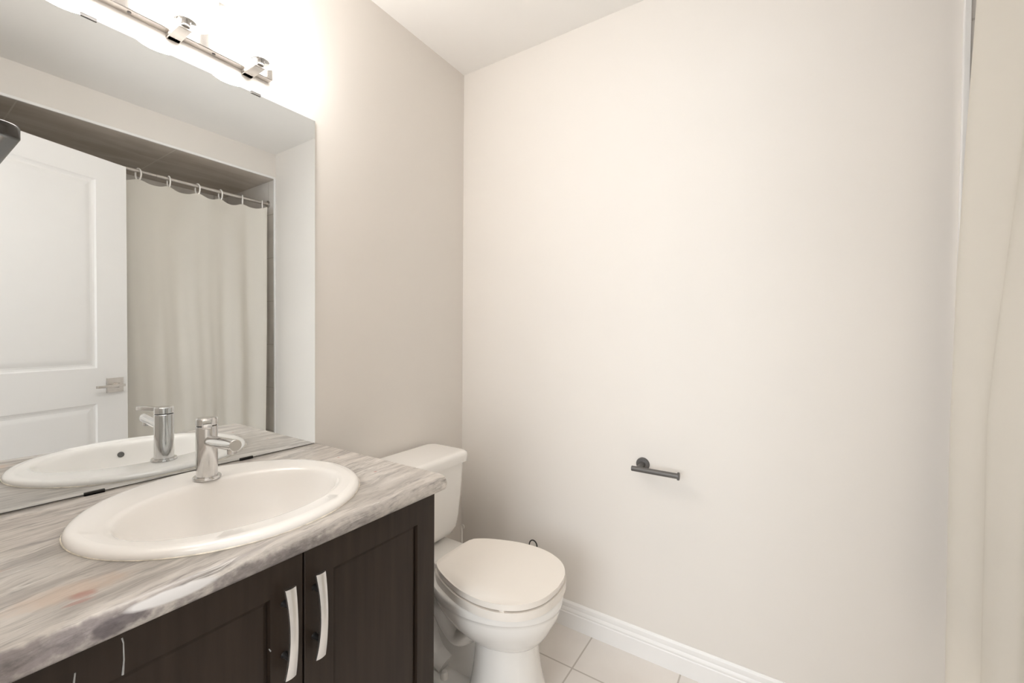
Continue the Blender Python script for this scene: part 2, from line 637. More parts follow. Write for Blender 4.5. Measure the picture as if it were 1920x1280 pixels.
# door casing on the room side (outside the frame of the photo)
bm = bmesh.new()
add_box(bm, DX0 - 0.06, DX0, YN, YN + 0.014, 0, DZ + 0.06, 0.003)
add_box(bm, DX1, DX1 + 0.06, YN, YN + 0.014, 0, DZ + 0.06, 0.003)
add_box(bm, DX0, DX1, YN, YN + 0.014, DZ, DZ + 0.06, 0.003)
struct('trim_3', bm, M['trim'])

# tub alcove: tiled end wall, back wall, dropped header tiled underneath
struct('wall_alcove_end', box(XT, XB, B, B + W, 0, H), M['tile_end'])
struct('wall_right', box(XB, XB + W, YN, B + W, 0, H), M['tile_side'])
struct('wall_alcove_header', box(XT, XB, YN, B, ZS + 0.010, H), M['paint'])
struct('ceiling_alcove', box(XT + 0.004, XB, YN, B, ZS, ZS + 0.010), M['tile_top_shaded'])
# slim white tile-edge strips
struct('trim_1', box(XT - 0.006, XT + 0.006, YN, B - 0.001, ZS - 0.002, ZS + 0.012, bev=0.002), M['trim'])
struct('trim_2', box(XT - 0.006, XT + 0.008, B - 0.012, B, 0, ZS - 0.002, bev=0.002), M['trim'])


def baseboard(name, fn, t0, t1):
    prof = [(0, 0), (0.0125, 0), (0.0125, 0.060), (0.0105, 0.063), (0.0115, 0.070), (0.0095, 0.078), (0.0075, 0.081), (0.0085, 0.088),
            (0.007, 0.098), (0.004, 0.103), (0.002, 0.1055), (0, 0.1055)]
    bm = bmesh.new()
    add_prism(bm, prof, fn, t0, t1)
    struct(name, bm, M['trim'], smooth=True, angle=20)


baseboard('baseboard_back', lambda a, z, t: (t, B - a, z), 0.0125, XT - 0.006)
baseboard('baseboard_left', lambda a, z, t: (a, t, z), 0.835, B)

# ------------------------------------------------------------------ open door (seen in the mirror)
DU = Vector((0.350, 1.0, 0)).normalized()      # from the hinge towards the free edge
DN = Vector((-DU.y, DU.x, 0))                  # face that looks at the mirror
DF = Vector((1.6329, 0.7757, 0))               # free edge on that face


def dp(u, z, n):
    """u: distance from the free edge towards the hinge; n: out of the mirror-side face"""
    p = DF - DU * u + DN * n
    return Vector((p.x, p.y, z))


DW, DZ0, DZ1 = 0.755, 0.012, 2.0697
bm = bmesh.new()


def rect_rings(bm, u0, u1, z0, z1, levels):
    """nested rectangles: (inset, n) -> bridged into a moulded panel"""
    rings = []
    for ins, n in levels:
        rings.append([dp(u0 + ins, z0 + ins, n), dp(u1 - ins, z0 + ins, n), dp(u1 - ins, z1 - ins, n), dp(u0 + ins, z1 - ins, n)])
    loft(bm, rings, False, True)


PAN = [(0.135, DW - 0.135, 1.019, 1.960), (0.135, DW - 0.135, 0.21, 0.841)]
us = [0, 0.135, DW - 0.135, DW]
zs_ = [DZ0, 0.21, 0.841, 1.019, 1.960, DZ1]
for i in range(3):
    for k in range(5):
        if i == 1 and k in (1, 3):
            continue
        q = [dp(us[i], zs_[k], 0), dp(us[i + 1], zs_[k], 0), dp(us[i + 1], zs_[k + 1], 0), dp(us[i], zs_[k + 1], 0)]
        bm.faces.new([bm.verts.new(p) for p in q])
for u0, u1, z0, z1 in PAN:
    rect_rings(bm, u0, u1, z0, z1, [(0, 0), (0.006, -0.006), (0.014, -0.0095), (0.022, -0.0095), (0.034, -0.004), (0.044, -0.0015), (0.05, -0.001)])
# edges and the other face
T = -0.035
o4 = [dp(0, DZ0, 0), dp(DW, DZ0, 0), dp(DW, DZ1, 0), dp(0, DZ1, 0)]
b4 = [dp(0, DZ0, T), dp(DW, DZ0, T), dp(DW, DZ1, T), dp(0, DZ1, T)]
for i in range(4):
    j = (i + 1) % 4
    bm.faces.new([bm.verts.new(p) for p in (o4[i], o4[j], b4[j], b4[i])])
bm.faces.new([bm.verts.new(p) for p in reversed(b4)])
bmesh.ops.remove_doubles(bm, verts=bm.verts, dist=1e-5)
door = struct('door_1', bm, M['door'], smooth=True, angle=12)
# square rose and lever
hu, hz = 0.061, 0.927
bm = bmesh.new()
rose = [(hu - 0.037, hz - 0.037), (hu + 0.037, hz - 0.037), (hu + 0.037, hz + 0.037), (hu - 0.037, hz + 0.037)]
add_prism(bm, rose, lambda a, c, t: dp(a, c, t), 0.0, 0.009, 0.0015)
hd = obj('handle', bm, M['nickel'], door, smooth=False)
bm = bmesh.new()
add_lathe(bm, [(0.012, 0.009), (0.012, 0.045)], dp(hu, hz, 0), tuple(DN), 20)
lev = [(hu - 0.016, hz - 0.006), (hu + 0.105, hz - 0.006), (hu + 0.105, hz + 0.006), (hu - 0.016, hz + 0.006)]
add_prism(bm, lev, lambda a, c, t: dp(a, c, t), 0.040, 0.056, 0.0015)
obj('lever', bm, M['nickel'], hd, smooth=True)
bm = bmesh.new()
for z in (0.25, 1.05, 1.85):
    add_lathe(bm, [(0.007, 0), (0.007, 0.09)], dp(DW + 0.006, z, -0.004), (0, 0, 1), 12)
obj('hinge', bm, M['nickel'], door)

# ------------------------------------------------------------------ mirror
ym0, ym1, zm0, zm1 = 0.052, 0.8217, 0.8385, 1.8984
t = empty('wall_mirror', (0, (ym0 + ym1) / 2, zm0), 'large frameless wall mirror above the sink and countertop', 'mirror')
obj('glass', box(0.0005, 0.0055, ym0, ym1, zm0, zm1, bev=0.0008, seg=1), M['mirror'], t, smooth=False)
for y in (0.284, 0.636):
    bm = bmesh.new()
    add_box(bm, 0.0055, 0.0085, y - 0.013, y + 0.013, zm1 - 0.004, zm1 + 0.0012)
    add_box(bm, 0.0002, 0.0085, y - 0.013, y + 0.013, zm1 + 0.0004, zm1 + 0.0025)
    obj('clip', bm, M['dark_metal'], t, smooth=False, label='small grey metal clip on the top edge')
for y in (0.287, 0.608):
    bm = bmesh.new()
    add_box(bm, 0.0055, 0.0085, y - 0.017, y + 0.017, zm0 - 0.003, zm0 + 0.004)
    add_box(bm, 0.0002, 0.0085, y - 0.017, y + 0.017, zm0 - 0.003, zm0 - 0.0003)
    obj('clip', bm, M['black'], t, smooth=False, label='small black clip on the bottom edge')
obj('backing', box(0.0001, 0.0004, ym0, ym1, zm0 - 0.0025, zm1), M['seam'], t, smooth=False)

# ------------------------------------------------------------------ vanity light
yl = [0.264, 0.438, 0.612]
z0 = 1.948
t = empty('vanity_light', (0, 0.42, z0), 'three-shade brushed nickel vanity light bar mounted above the mirror, lit', 'wall light')
bm = box(0.0, 0.026, 0.202, 0.674, z0, 2.088, bev=0.002)
bp_ = obj('backplate', bm, M['polished'], t, smooth=False)
for y in (0.351, 0.525):
    obj('screw', lathe([(0.004, -0.0015), (0.004, 0.0)], (0.014, y, z0 + 0.0003), (0, 0, 1), 12), M['dark_metal'], bp_)
XS = 0.085
for y in yl:
    bm = bmesh.new()
    add_box(bm, 0.002, XS - 0.004, y - 0.014, y + 0.014, z0 - 0.012, z0 - 0.006, 0.002)
    add_box(bm, 0.002, 0.020, y - 0.014, y + 0.014, z0 - 0.012, z0 - 0.0002, 0.001)
    arm = obj('arm', bm, M['arm'], t, smooth=False)
    obj('fitter', lathe([(0.009, -0.006), (0.009, 0.002), (0.021, 0.003), (0.0225, 0.005), (0.0225, 0.012), (0.020, 0.013)], (XS - 0.004, y, z0), n=28), M['chrome'], arm)
    zb, hgt, rr = z0 + 0.0125, 0.145, 0.0645
    prof = [(0.0, 0), (rr - 0.016, 0)]
    for k in range(1, 7):
        a = PI / 2 * k / 6
        prof.append((rr - 0.016 + 0.016 * math.sin(a), 0.016 - 0.016 * math.cos(a)))
    for k in range(0, 7):
        a = PI / 2 * k / 6
        prof.append((rr - 0.016 + 0.016 * math.cos(a), hgt - 0.016 + 0.016 * math.sin(a)))
    prof.append((0.0, hgt))
    obj('shade', lathe(prof, (XS, y, zb), n=48), M['shade'], arm, label='glowing white drum glass shade')

# ------------------------------------------------------------------ vanity cabinet
CXF = 0.528           # front of the carcass
CY0, CY1 = 0.075, 0.8235
CZT = 0.795
t = empty('vanity_cabinet', (0.27, 0.45, 0), 'dark espresso wooden vanity cabinet under the stone-look countertop', 'cabinet')
bm = bmesh.new()
add_box(bm, 0.004, CXF, CY1 - 0.018, CY1, 0.0, CZT, 0.001, 1)
add_box(bm, 0.004, CXF, CY0, CY0 + 0.018, 0.0, CZT, 0.001, 1)
add_box(bm, 0.02, CXF - 0.02, CY0 + 0.018, CY1 - 0.018, 0.10, 0.118)
add_box(bm, 0.005, 0.012, CY0 + 0.018, CY1 - 0.018, 0.1, CZT)
add_box(bm, CXF - 0.02, CXF - 0.001, CY0 + 0.018, CY1 - 0.018, 0.752, CZT)
add_box(bm, CXF - 0.02, CXF - 0.001, CY0 + 0.018, CY0 + 0.045, 0.118, 0.752)
add_box(bm, CXF - 0.02, CXF - 0.001, CY1 - 0.045, CY1 - 0.018, 0.118, 0.752)
add_box(bm, CXF - 0.075, CXF - 0.06, CY0 + 0.018, CY1 - 0.018, 0.0, 0.10)
add_box(bm, 0.30, CXF - 0.002, YN, CY0, 0.0, CZT)          # filler strip to the wall
obj('carcass', bm, M['wood'], t, smooth=False)


def cab_door(y0, y1, pull_y):
    zt, zb, st, x0, x1 = 0.788, 0.115, 0.061, CXF + 0.002, CXF + 0.021
    bm = bmesh.new()
    # outer shell with a recessed shaker panel, as nested rectangles on the front
    def R(ins, x):
        return [Vector((x, y0 + ins, zb + ins)), Vector((x, y1 - ins, zb + ins)), Vector((x, y1 - ins, zt - ins)), Vector((x, y0 + ins, zt - ins))]
    loft(bm, [R(0, x0), R(0, x1 - 0.0015), R(0.0015, x1), R(st, x1), R(st + 0.001, x1 - 0.011), R(st + 0.0035, x1 - 0.0115), R(st + 0.0045, x1 - 0.0075), R(st + 0.009, x1 - 0.0065)], True, True)
    d = obj('door', bm, M['wood'], t, smooth=False)
    # arched bar pull on two posts
    zc, hl = 0.660, 0.082
    bm = bmesh.new()
    rings = []
    N = 24
    for k in range(N + 1):
        s = -1 + 2 * k / N
        zz = zc + s * hl
        xo = x1 + 0.032 - 0.012 * s * s          # bows outwards at the middle
        hw = 0.0072 + 0.0026 * s * s             # flares towards the ends
        th = 0.0032
        rings.append([Vector((xo - th, pull_y - hw, zz)), Vector((xo - th, pull_y + hw, zz)), Vector((xo + th * .6, pull_y + hw, zz)),
                      Vector((xo + th * 1.1, pull_y + hw * .5, zz)), Vector((xo + th * 1.3, pull_y, zz)), Vector((xo + th * 1.1, pull_y - hw * .5, zz)), Vector((xo + th * .6, pull_y - hw, zz))])
    loft(bm, rings)
    hnd = obj('handle', bm, M['satin'], d, angle=50, label='arched satin silver bar pull')
    for s in (-0.58, 0.58):
        bm = lathe([(0.0065, 0.0), (0.0045, 0.006), (0.0045, 0.031 - 0.012 * s * s)], (x1, pull_y, zc + s * hl), (1, 0, 0), 16)
        obj('post', bm, M['black_metal_and_reflection'], hnd)  # reflection of the dark door is put into the posts' black colour
    return d


dl = cab_door(0.092, 0.4553, 0.4195)
dr = cab_door(0.4587, 0.8150, 0.4785)
dl['label'] = 'cabinet door with a dried white drip near its top'
# dried paint drip and small chips on the doors
bm = bmesh.new()
add_tube(bm, [(CXF + 0.0213, 0.194, 0.7795), (CXF + 0.0215, 0.1955, 0.772), (CXF + 0.0215, 0.1960, 0.748), (CXF + 0.0217, 0.1945, 0.728)], [0.0010, 0.0008, 0.0009, 0.0014], 8)
obj('dried_drip', bm, M['drip'], dl)
bm = bmesh.new()
add_tube(bm, [(CXF + 0.0213, 0.148, 0.762), (CXF + 0.0215, 0.146, 0.742)], [0.0009, 0.0013], 8)
obj('dried_drip', bm, M['drip'], dl)
bm = bmesh.new()
add_tube(bm, [(CXF + 0.0211, 0.392, 0.640), (CXF + 0.0211, 0.395, 0.634)], [0.0007, 0.0011], 8)
obj('paint_chip', bm, M['drip'], dl)

# ------------------------------------------------------------------ countertop
YC1 = 0.8295
prof = [(0.003, 0.835), (0.20, 0.835), (0.40, 0.835), (0.553, 0.835)]
for k in range(1, 9):
    a = PI / 2 * k / 8
    prof.append((0.558 + 0.020 * math.sin(a), 0.815 + 0.020 * math.cos(a)))
for k in range(1, 7):
    a = PI / 2 * k / 6
    prof.append((0.564 + 0.014 * math.cos(a), 0.810 - 0.014 * math.sin(a)))
prof += [(0.54, 0.796), (0.003, 0.796)]
bm = bmesh.new()
add_prism(bm, prof, lambda a, z, q: (a, q, z), YN + 0.001, YC1, 0.0015)
ct = obj('countertop', bm, M['counter'], None, angle=25)
tag(ct, 'grey streaked stone-look laminate countertop with rounded front edge around the sink', 'countertop')
# opening for the basin
SX, SY, SA, SB = 0.2917, 0.450, 0.2549, 0.2638
bm = bmesh.new()
NS = 72
loft(bm, [[Vector((0.318 + 0.195 * math.cos(2 * PI * k / NS), SY + 0.238 * math.sin(2 * PI * k / NS), z)) for k in range(NS)] for z in (0.7, 0.9)])
cut = obj('cutter', bm, M['counter'], None)
md = ct.modifiers.new('hole', 'BOOLEAN')
md.object = cut
md.operation = 'DIFFERENCE'
md.solver = 'EXACT'
bpy.context.view_layer.update()
dg = bpy.context.evaluated_depsgraph_get()
new = bpy.data.meshes.new_from_object(ct.evaluated_get(dg))
ct.modifiers.clear()
ct.data = new
bpy.data.objects.remove(cut)

# ------------------------------------------------------------------ basin
t = empty('sink', (SX, SY, 0.8352), 'white oval drop-in ceramic sink set into the countertop', 'sink')
bx, by_ = 0.322, 0.450
lv = [  # z, centre x, a, b
    (0.8354, SX, SA - 0.004, SB - 0.004), (0.8356, SX, SA - 0.0005, SB - 0.0005), (0.838, SX, SA, SB), (0.8425, SX, SA - 0.002, SB - 0.002), (0.8462, SX, SA - 0.006, SB - 0.006),
    (0.8485, SX, SA - 0.012, SB - 0.012), (0.8492, SX, SA - 0.022, SB - 0.020), (0.8488, (SX + bx) / 2, (SA + 0.176) / 2, (SB + 0.226) / 2), (0.8482, bx, 0.172, 0.222),
    (0.8472, bx, 0.1665, 0.2165), (0.8450, bx, 0.162, 0.212), (0.841, bx, 0.1583, 0.2083), (0.834, bx, 0.1545, 0.2045), (0.822, bx, 0.150, 0.199), (0.805, bx, 0.144, 0.192), (0.782, bx, 0.133, 0.178), (0.758, bx, 0.116, 0.157),
    (0.735, bx, 0.094, 0.128), (0.720, bx, 0.066, 0.09), (0.713, bx, 0.035, 0.045), (0.711, bx, 0.021, 0.021)]
bm = bmesh.new()
loft(bm, [[Vector((cx + a * math.cos(2 * PI * k / 96), SY + b_ * math.sin(2 * PI * k / 96), z)) for k in range(96)] for z, cx, a, b_ in lv], False, False)
obj('basin', bm, M['sink'], t, angle=60)
obj('drain', lathe([(0.022, -0.004), (0.022, 0.001), (0.017, 0.002), (0.013, -0.0005), (0.0, -0.001)], (bx, SY, 0.7115)), M['chrome'], t)
obj('overflow', lathe([(0.0085, 0.0), (0.0085, 0.0015), (0.0065, 0.002), (0.0, 0.0008)], (bx + 0.1455, SY, 0.812), (-1, 0, 0.33), 24), M['hole_shade'], t, label='dark round overflow hole')  # flat dark disc, the shade inside the hole is put into its colour
bm = bmesh.new()
rings = []
for k in range(96):
    a = 2 * PI * k / 96
    wv_ = 0.0016 + 0.0012 * (0.5 + 0.5 * math.sin(a * 7 + 1.3 * math.sin(a * 3)))
    c = Vector((SX + (SA - 0.001) * math.cos(a), SY + (SB - 0.001) * math.sin(a), 0.8353))
    n_ = Vector((math.cos(a) / SA, math.sin(a) / SB, 0)).normalized()
    rings.append([c + n_ * wv_, c + n_ * wv_ * .7 + Vector((0, 0, wv_ * .5)), c + Vector((0, 0, wv_ * .8)), c - n_ * 0.001])
R_ = [[bm.verts.new(p) for p in r_] for r_ in rings]
for i in range(96):
    for k in range(3):
        bm.faces.new((R_[i][k], R_[(i + 1) % 96][k], R_[(i + 1) % 96][k + 1], R_[i][k + 1]))
obj('caulk_bead', bm, M['caulk'], t)

# ------------------------------------------------------------------ faucet
FX, FY, FZ = 0.138, 0.457, 0.8494
t = empty('faucet', (FX, FY, FZ), 'chrome single-lever faucet on the back rim of the white sink', 'faucet')
obj('base', lathe([(0.0295, 0), (0.0295, 0.004), (0.028, 0.0062), (0.024, 0.0065)], (FX, FY, FZ), n=40), M['chrome'], t)
obj('body', lathe([(0.0222, 0.006), (0.0222, 0.126), (0.0212, 0.127)], (FX, FY, FZ), n=40), M['chrome'], t)
obj('seam', lathe([(0.0205, 0.1268), (0.0205, 0.1295)], (FX, FY, FZ), n=32), M['seam'], t)
bm = bmesh.new()
add_lathe(bm, [(0.0212, 0.1295), (0.022, 0.1305), (0.022, 0.1445), (0.020, 0.147), (0.012, 0.1478)], (FX, FY, FZ), n=40)
bm_l = bmesh.new()
add_box(bm_l, 0.010, 0.086, -0.0095, 0.0095, 0.1335, 0.1455, 0.0025)
bmesh.ops.rotate(bm_l, verts=bm_l.verts, cent=(0, 0, 0), matrix=Matrix.Rotation(math.radians(-21), 3, 'Z'))
bmesh.ops.translate(bm_l, verts=bm_l.verts, vec=(FX, FY, FZ))
me_l = bpy.data.meshes.new('lever_arm')
bm_l.to_mesh(me_l)
bm_l.free()
bm.from_mesh(me_l)
bpy.data.meshes.remove(me_l)
obj('lever', bm, M['chrome'], t)
bm = bmesh.new()
add_tube(bm, [(FX + 0.012, FY, FZ + 0.092), (FX + 0.110, FY, FZ + 0.098), (FX + 0.143, FY, FZ + 0.100), (FX + 0.1445, FY, FZ + 0.1001)], [0.0132, 0.0132, 0.0132, 0.012], 32)
sp = obj('spout', bm, M['chrome'], t)
obj('aerator', lathe([(0.0095, 0.0), (0.0098, 0.010)], (FX + 0.127, FY, FZ + 0.0795), n=24), M['chrome'], sp)

# ------------------------------------------------------------------ toilet
TC = 1.157
t = empty('toilet', (0.36, TC, 0), 'white two-piece toilet with closed lid beside the vanity', 'toilet')


def egg(z, xb, xf, hw, n=2.0, xm=None, N=64, dy=0):
    xm = xm if xm is not None else (xb + xf) / 2
    out = []
    for k in range(N):
        a = 2 * PI * k / N
        c, s = math.cos(a), math.sin(a)
        cc = math.copysign(abs(c) ** (2 / n), c)
        ss = math.copysign(abs(s) ** (2 / n), s)
        out.append(Vector((xm + (xf - xm) * cc if c > 0 else xm + (xm - xb) * cc, TC + dy + hw * ss, z)))
    return out


bm = bmesh.new()
# bowl: bulb under the rim, down to the neck
loft(bm, [egg(0.215, .40, .655, .092), egg(0.228, .375, .672, .106), egg(0.245, .35, .688, .122), egg(0.268, .325, .703, .141), egg(0.295, .30, .717, .158), egg(0.312, .288, .726, .167), egg(0.325, .282, .731, .171),
          egg(0.340, .272, .735, .175), egg(0.353, .266, .737, .177), egg(0.355, .264, .740, .180), egg(0.374, .262, .742, .182), egg(0.381, .264, .739, .179), egg(0.383, .27, .733, .173)])
# pedestal column
loft(bm, [egg(0.0, .425, .690, .122, 2.3), egg(0.02, .427, .688, .120, 2.3), egg(0.06, .435, .680, .113, 2.2), egg(0.12, .441, .668, .105), egg(0.18, .445, .660, .100), egg(0.225, .440, .662, .102), egg(0.26, .43, .67, .11)])
# foot under the trapway
loft(bm, [egg(0.0, .215, .56, .118, 3.2), egg(0.025, .215, .56, .117, 3.2), egg(0.034, .222, .55, .111, 3.2), egg(0.036, .235, .54, .10, 3.2)])
# web and deck under the tank
loft(bm, [egg(0.03, .25, .50, .040, 3), egg(0.20, .22, .50, .040, 3), egg(0.30, .16, .46, .060, 3), egg(0.345, .09, .42, .105, 3.5), egg(0.365, .045, .40, .125, 4), egg(0.381, .04, .38, .128, 4), egg(0.384, .045, .37, .123, 4)])
# sculpted trapway, bulging on both sides
pth = smooth_path([(.52, .235), (.45, .215), (.395, .175), (.345, .20), (.305, .245), (.262, .245), (.240, .195), (.248, .13), (.285, .075), (.335, .05)], 6)
bm2pts = [(x, TC, z) for x, z in pth]
n_ = len(pth)
rad = [0.060 - 0.004 * math.sin(i / n_ * 5) for i in range(n_)]
rings = []
for i, (x, z) in enumerate(pth):
    a, b2 = pth[max(i - 1, 0)], pth[min(i + 1, n_ - 1)]
    d = Vector((b2[0] - a[0], 0, b2[1] - a[1])).normalized()
    v = Vector((-d.z, 0, d.x))
    rings.append([Vector((x, TC, z)) + v * (0.040 * math.cos(2 * PI * k / 20)) + Vector((0, 1, 0)) * (0.088 * math.sin(2 * PI * k / 20)) for k in range(20)])
loft(bm, rings)
obj('bowl', bm, M['ceramic'], t, angle=50)
# seat and lid
half = [(.322, .0), (.322, .05), (.322, .085), (.328, .098), (.348, .115), (.373, .131), (.415, .150), (.473, .170), (.524, .179), (.576, .180), (.63, .168), (.678, .142), (.710, .106), (.730, .060), (.737, .0)]
hs = half[:3] + smooth_path(half[3:], 4)


def outline(sc, dx=0.0):
    cxm = 0.55
    a = [((x - cxm) * sc + cxm + dx, h * sc) for x, h in hs]
    return [(x, TC + h) for x, h in a] + [(x, TC - h) for x, h in reversed(a[1:-1])]


bm = bmesh.new()
add_prism(bm, outline(1.018), lambda a, c, z: (a, c, z), 0.3835, 0.4075, 0.007, 3)
obj('seat', bm, M['lidplastic'], t, angle=50)
bm = bmesh.new()
add_prism(bm, outline(1.0), lambda a, c, z: (a, c, z), 0.4125, 0.4295, 0.0045, 3)
for q in ((.735 - .02, -.03), (.735 - .02, .03), (.64, -.15), (.64, .15)):
    add_box(bm, q[0] - .008, q[0] + .008, TC + q[1] - .012, TC + q[1] + .012, 0.4072, 0.414)
obj('seat_lid', bm, M['lidplastic'], t, angle=50)
for s in (-1, 1):
    bm = bmesh.new()
    add_box(bm, .285, .335, TC + s * .070 - .016, TC + s * .070 + .016, 0.384, 0.402, 0.005, 2)
    add_lathe(bm, [(0.009, -0.02), (0.009, 0.02)], (.312, TC + s * .070, 0.408), (0, 1, 0), 16)
    obj('hinge', bm, M['plastic'], t)
    bm = lathe([(0.0145, 0.0), (0.0145, 0.006), (0.012, 0.018), (0.009, 0.023), (0.0, 0.0245)], (.356, TC + s * .085, 0.0345), n=24)
    obj('bolt_cap', bm, M['plastic'], t)


def rrect(z, x0, x1, hw, r, N=8):
    out = []
    for cx, cy, a0 in ((x1 - r, hw - r, 0), (x0 + r, hw - r, PI / 2), (x0 + r, -hw + r, PI), (x1 - r, -hw + r, 3 * PI / 2)):
        for k in range(N + 1):
            a = a0 + PI / 2 * k / N
            out.append(Vector((cx + r * math.cos(a), TC + cy + r * math.sin(a), z)))
    return out


bm = bmesh.new()
loft(bm, [rrect(.3845, .055, .155, .115, .04), rrect(.388, .045, .173, .148, .045), rrect(.400, .034, .190, .172, .045), rrect(.425, .026, .200, .184, .042), rrect(.47, .022, .206, .188, .04),
          rrect(.56, .020, .211, .193, .036), rrect(.650, .018, .215, .197, .034), rrect(.684, .018, .216, .199, .034)])
obj('tank', bm, M['ceramic'], t, angle=50)
bm = bmesh.new()
loft(bm, [rrect(.6845, .016, .220, .203, .034), rrect(.687, .012, .228, .211, .036), rrect(.712, .011, .230, .213, .036), rrect(.722, .013, .227, .210, .035), rrect(.7275, .019, .219, .202, .032), rrect(.7285, .028, .209, .192, .028)])
obj('tank_lid', bm, M['ceramic'], t, angle=50)

# ------------------------------------------------------------------ toilet roll holder on the back wall
HX, HZ = 0.872, 0.724
t = empty('toilet_roll_holder', (HX, B, HZ), 'empty dark gunmetal toilet roll holder on the back wall', 'toilet roll holder')
obj('flange', lathe([(0.0245, 0), (0.0245, 0.005), (0.0225, 0.008), (0.012, 0.0085)], (HX, B, HZ), (0, -1, 0), 36), M['dark_metal'], t)
obj('post', lathe([(0.0105, 0.008), (0.0085, 0.014), (0.0085, 0.066)], (HX, B, HZ), (0, -1, 0), 24), M['dark_metal'], t)
bm = lathe([(0.0085, 0.0), (0.0095, 0.001), (0.0095, 0.158), (0.0135, 0.1585), (0.0135, 0.163), (0.0125, 0.1645)], (HX - 0.022, B - 0.068, HZ - 0.002), (1, 0, 0), 28)
obj('bar', bm, M['dark_metal'], t)

# ------------------------------------------------------------------ black towel bar on the near wall, its end in the corner of the photo
t = empty('towel_bar', (0.28, YN, 1.447), 'black metal towel bar end poking in at the left edge before the mirror', 'towel bar')
ZT = 1.4515
path = [(0.502, YN + 0.003, ZT), (0.502, YN + 0.045, ZT)]
for k in range(1, 6):
    a = PI / 2 * k / 6
    path.append((0.490 + 0.012 * math.cos(a), YN + 0.045 + 0.012 * math.sin(a), ZT))
path += [(0.490, YN + 0.057, ZT), (0.09, YN + 0.057, ZT)]
for k in range(1, 6):
    a = PI / 2 * k / 6
    path.append((0.09 - 0.012 * math.sin(a), YN + 0.045 + 0.012 * math.cos(a), ZT))
path += [(0.078, YN + 0.045, ZT), (0.078, YN + 0.003, ZT)]
obj('bar', tube(path, 0.0078, square=True), M['black_gloss'], t, angle=60)
for x in (0.502, 0.078):
    obj('wall_plate', box(x - 0.02, x + 0.02, YN, YN + 0.006, ZT - 0.02, ZT + 0.02, bev=0.002), M['black_metal_and_reflection'], t, smooth=False)

# ------------------------------------------------------------------ toilet brush and wire stand behind the toilet
t = empty('toilet_brush', (0.115, 1.45, 0), 'white toilet brush with hooked handle in the corner behind the tank', 'toilet brush')
obj('holder', lathe([(0.045, 0), (0.047, 0.004), (0.043, 0.10), (0.040, 0.125), (0.036, 0.127), (0.034, 0.12)], (0.115, 1.45, 0), n=32), M['plastic'], t)
hk = [(0.1150, 1.45, 0.11), (0.1155, 1.45, 0.330)]
for k in range(0, 9):
    a = PI - PI * 1.45 * k / 8
    hk.append((0.1225 + 0.0068 * math.cos(a), 1.45, 0.350 + 0.0075 * math.sin(a)))
obj('handle', tube(hk, [0.0065, 0.0055] + [0.0030] * 9, 12), M['plastic'], t)

WX, WY = 0.462, 1.485
t = empty('wire_stand', (WX, WY, 0), 'thin black wire floor stand with looped top behind the toilet bowl', 'wire stand')
ring = [(WX + 0.060 * math.cos(2 * PI * k / 40), WY + 0.060 * math.sin(2 * PI * k / 40), 0.0042) for k in range(40)]
ring.append(ring[0])
obj('base_ring', tube(ring, 0.0035, 8, False), M['black_metal_and_reflection'], t)
lp = [(WX - 0.060, WY, 0.0075), (WX - 0.040, WY, 0.02), (WX - 0.018, WY, 0.06), (WX - 0.018, WY, 0.20), (WX - 0.018, WY, 0.345)]
for k in range(1, 10):
    a = PI - PI * k / 10
    lp.append((WX + 0.018 * math.cos(a), WY, 0.345 + 0.022 * math.sin(a)))
lp += [(WX + 0.018, WY, 0.345), (WX + 0.018, WY, 0.20), (WX + 0.018, WY, 0.06), (WX + 0.040, WY, 0.02), (WX + 0.060, WY, 0.0075)]
obj('upright', tube(lp, 0.0026, 8), M['black_metal_and_reflection'], t)

# ------------------------------------------------------------------ bathtub (behind the curtain)
bm = bmesh.new()
TX0, TX1, TY0, TY1 = XT + 0.045, XB - 0.003, YN + 0.003, B - 0.013


def tub_ring(z, ins, r, N=8):
    out = []
    x0, x1, y0_, y1_ = TX0 + ins, TX1 - ins, TY0 + ins, TY1 - ins
    for cx, cy, a0 in ((x1 - r, y1_ - r, 0), (x0 + r, y1_ - r, PI / 2), (x0 + r, y0_ + r, PI), (x1 - r, y0_ + r, 3 * PI / 2)):
        for k in range(N + 1):
            a = a0 + PI / 2 * k / N
            out.append(Vector((cx + r * math.cos(a), cy + r * math.sin(a), z)))
    return out


loft(bm, [tub_ring(0, 0, .004), tub_ring(.445, 0, .004), tub_ring(.452, .006, .01), tub_ring(.452, .06, .06), tub_ring(.44, .07, .08), tub_ring(.2, .10, .10), tub_ring(.11, .14, .11), tub_ring(.10, .20, .1)], False, True)
o = obj('bathtub', bm, M['ceramic'], None, angle=40)
tag(o, 'white bathtub in the tiled alcove behind the cream curtain', 'bathtub')

# ------------------------------------------------------------------ curtain rod, rings, curtain
RX, RZ, RR = 1.790, 2.111, 0.0095
t = empty('shower_curtain_rod', (RX, 0.82, RZ), 'brushed nickel curtain rod across the tub alcove, seen in the mirror', 'curtain rod')
obj('rod', lathe([(RR, YN + 0.004), (RR, 0.95), (RR + 0.0018, 0.951), (RR + 0.0018, B - 0.004)], (RX, 0, RZ), (0, 1, 0), 24), M['nickel'], t)
for y, d in ((B, -1), (YN, 1)):
    obj('flange', lathe([(0.024, 0), (0.024, 0.007), (0.020, 0.010), (0.0135, 0.012), (0.0135, 0.022)], (RX, y, RZ), (0, d, 0), 28), M['nickel'], t)

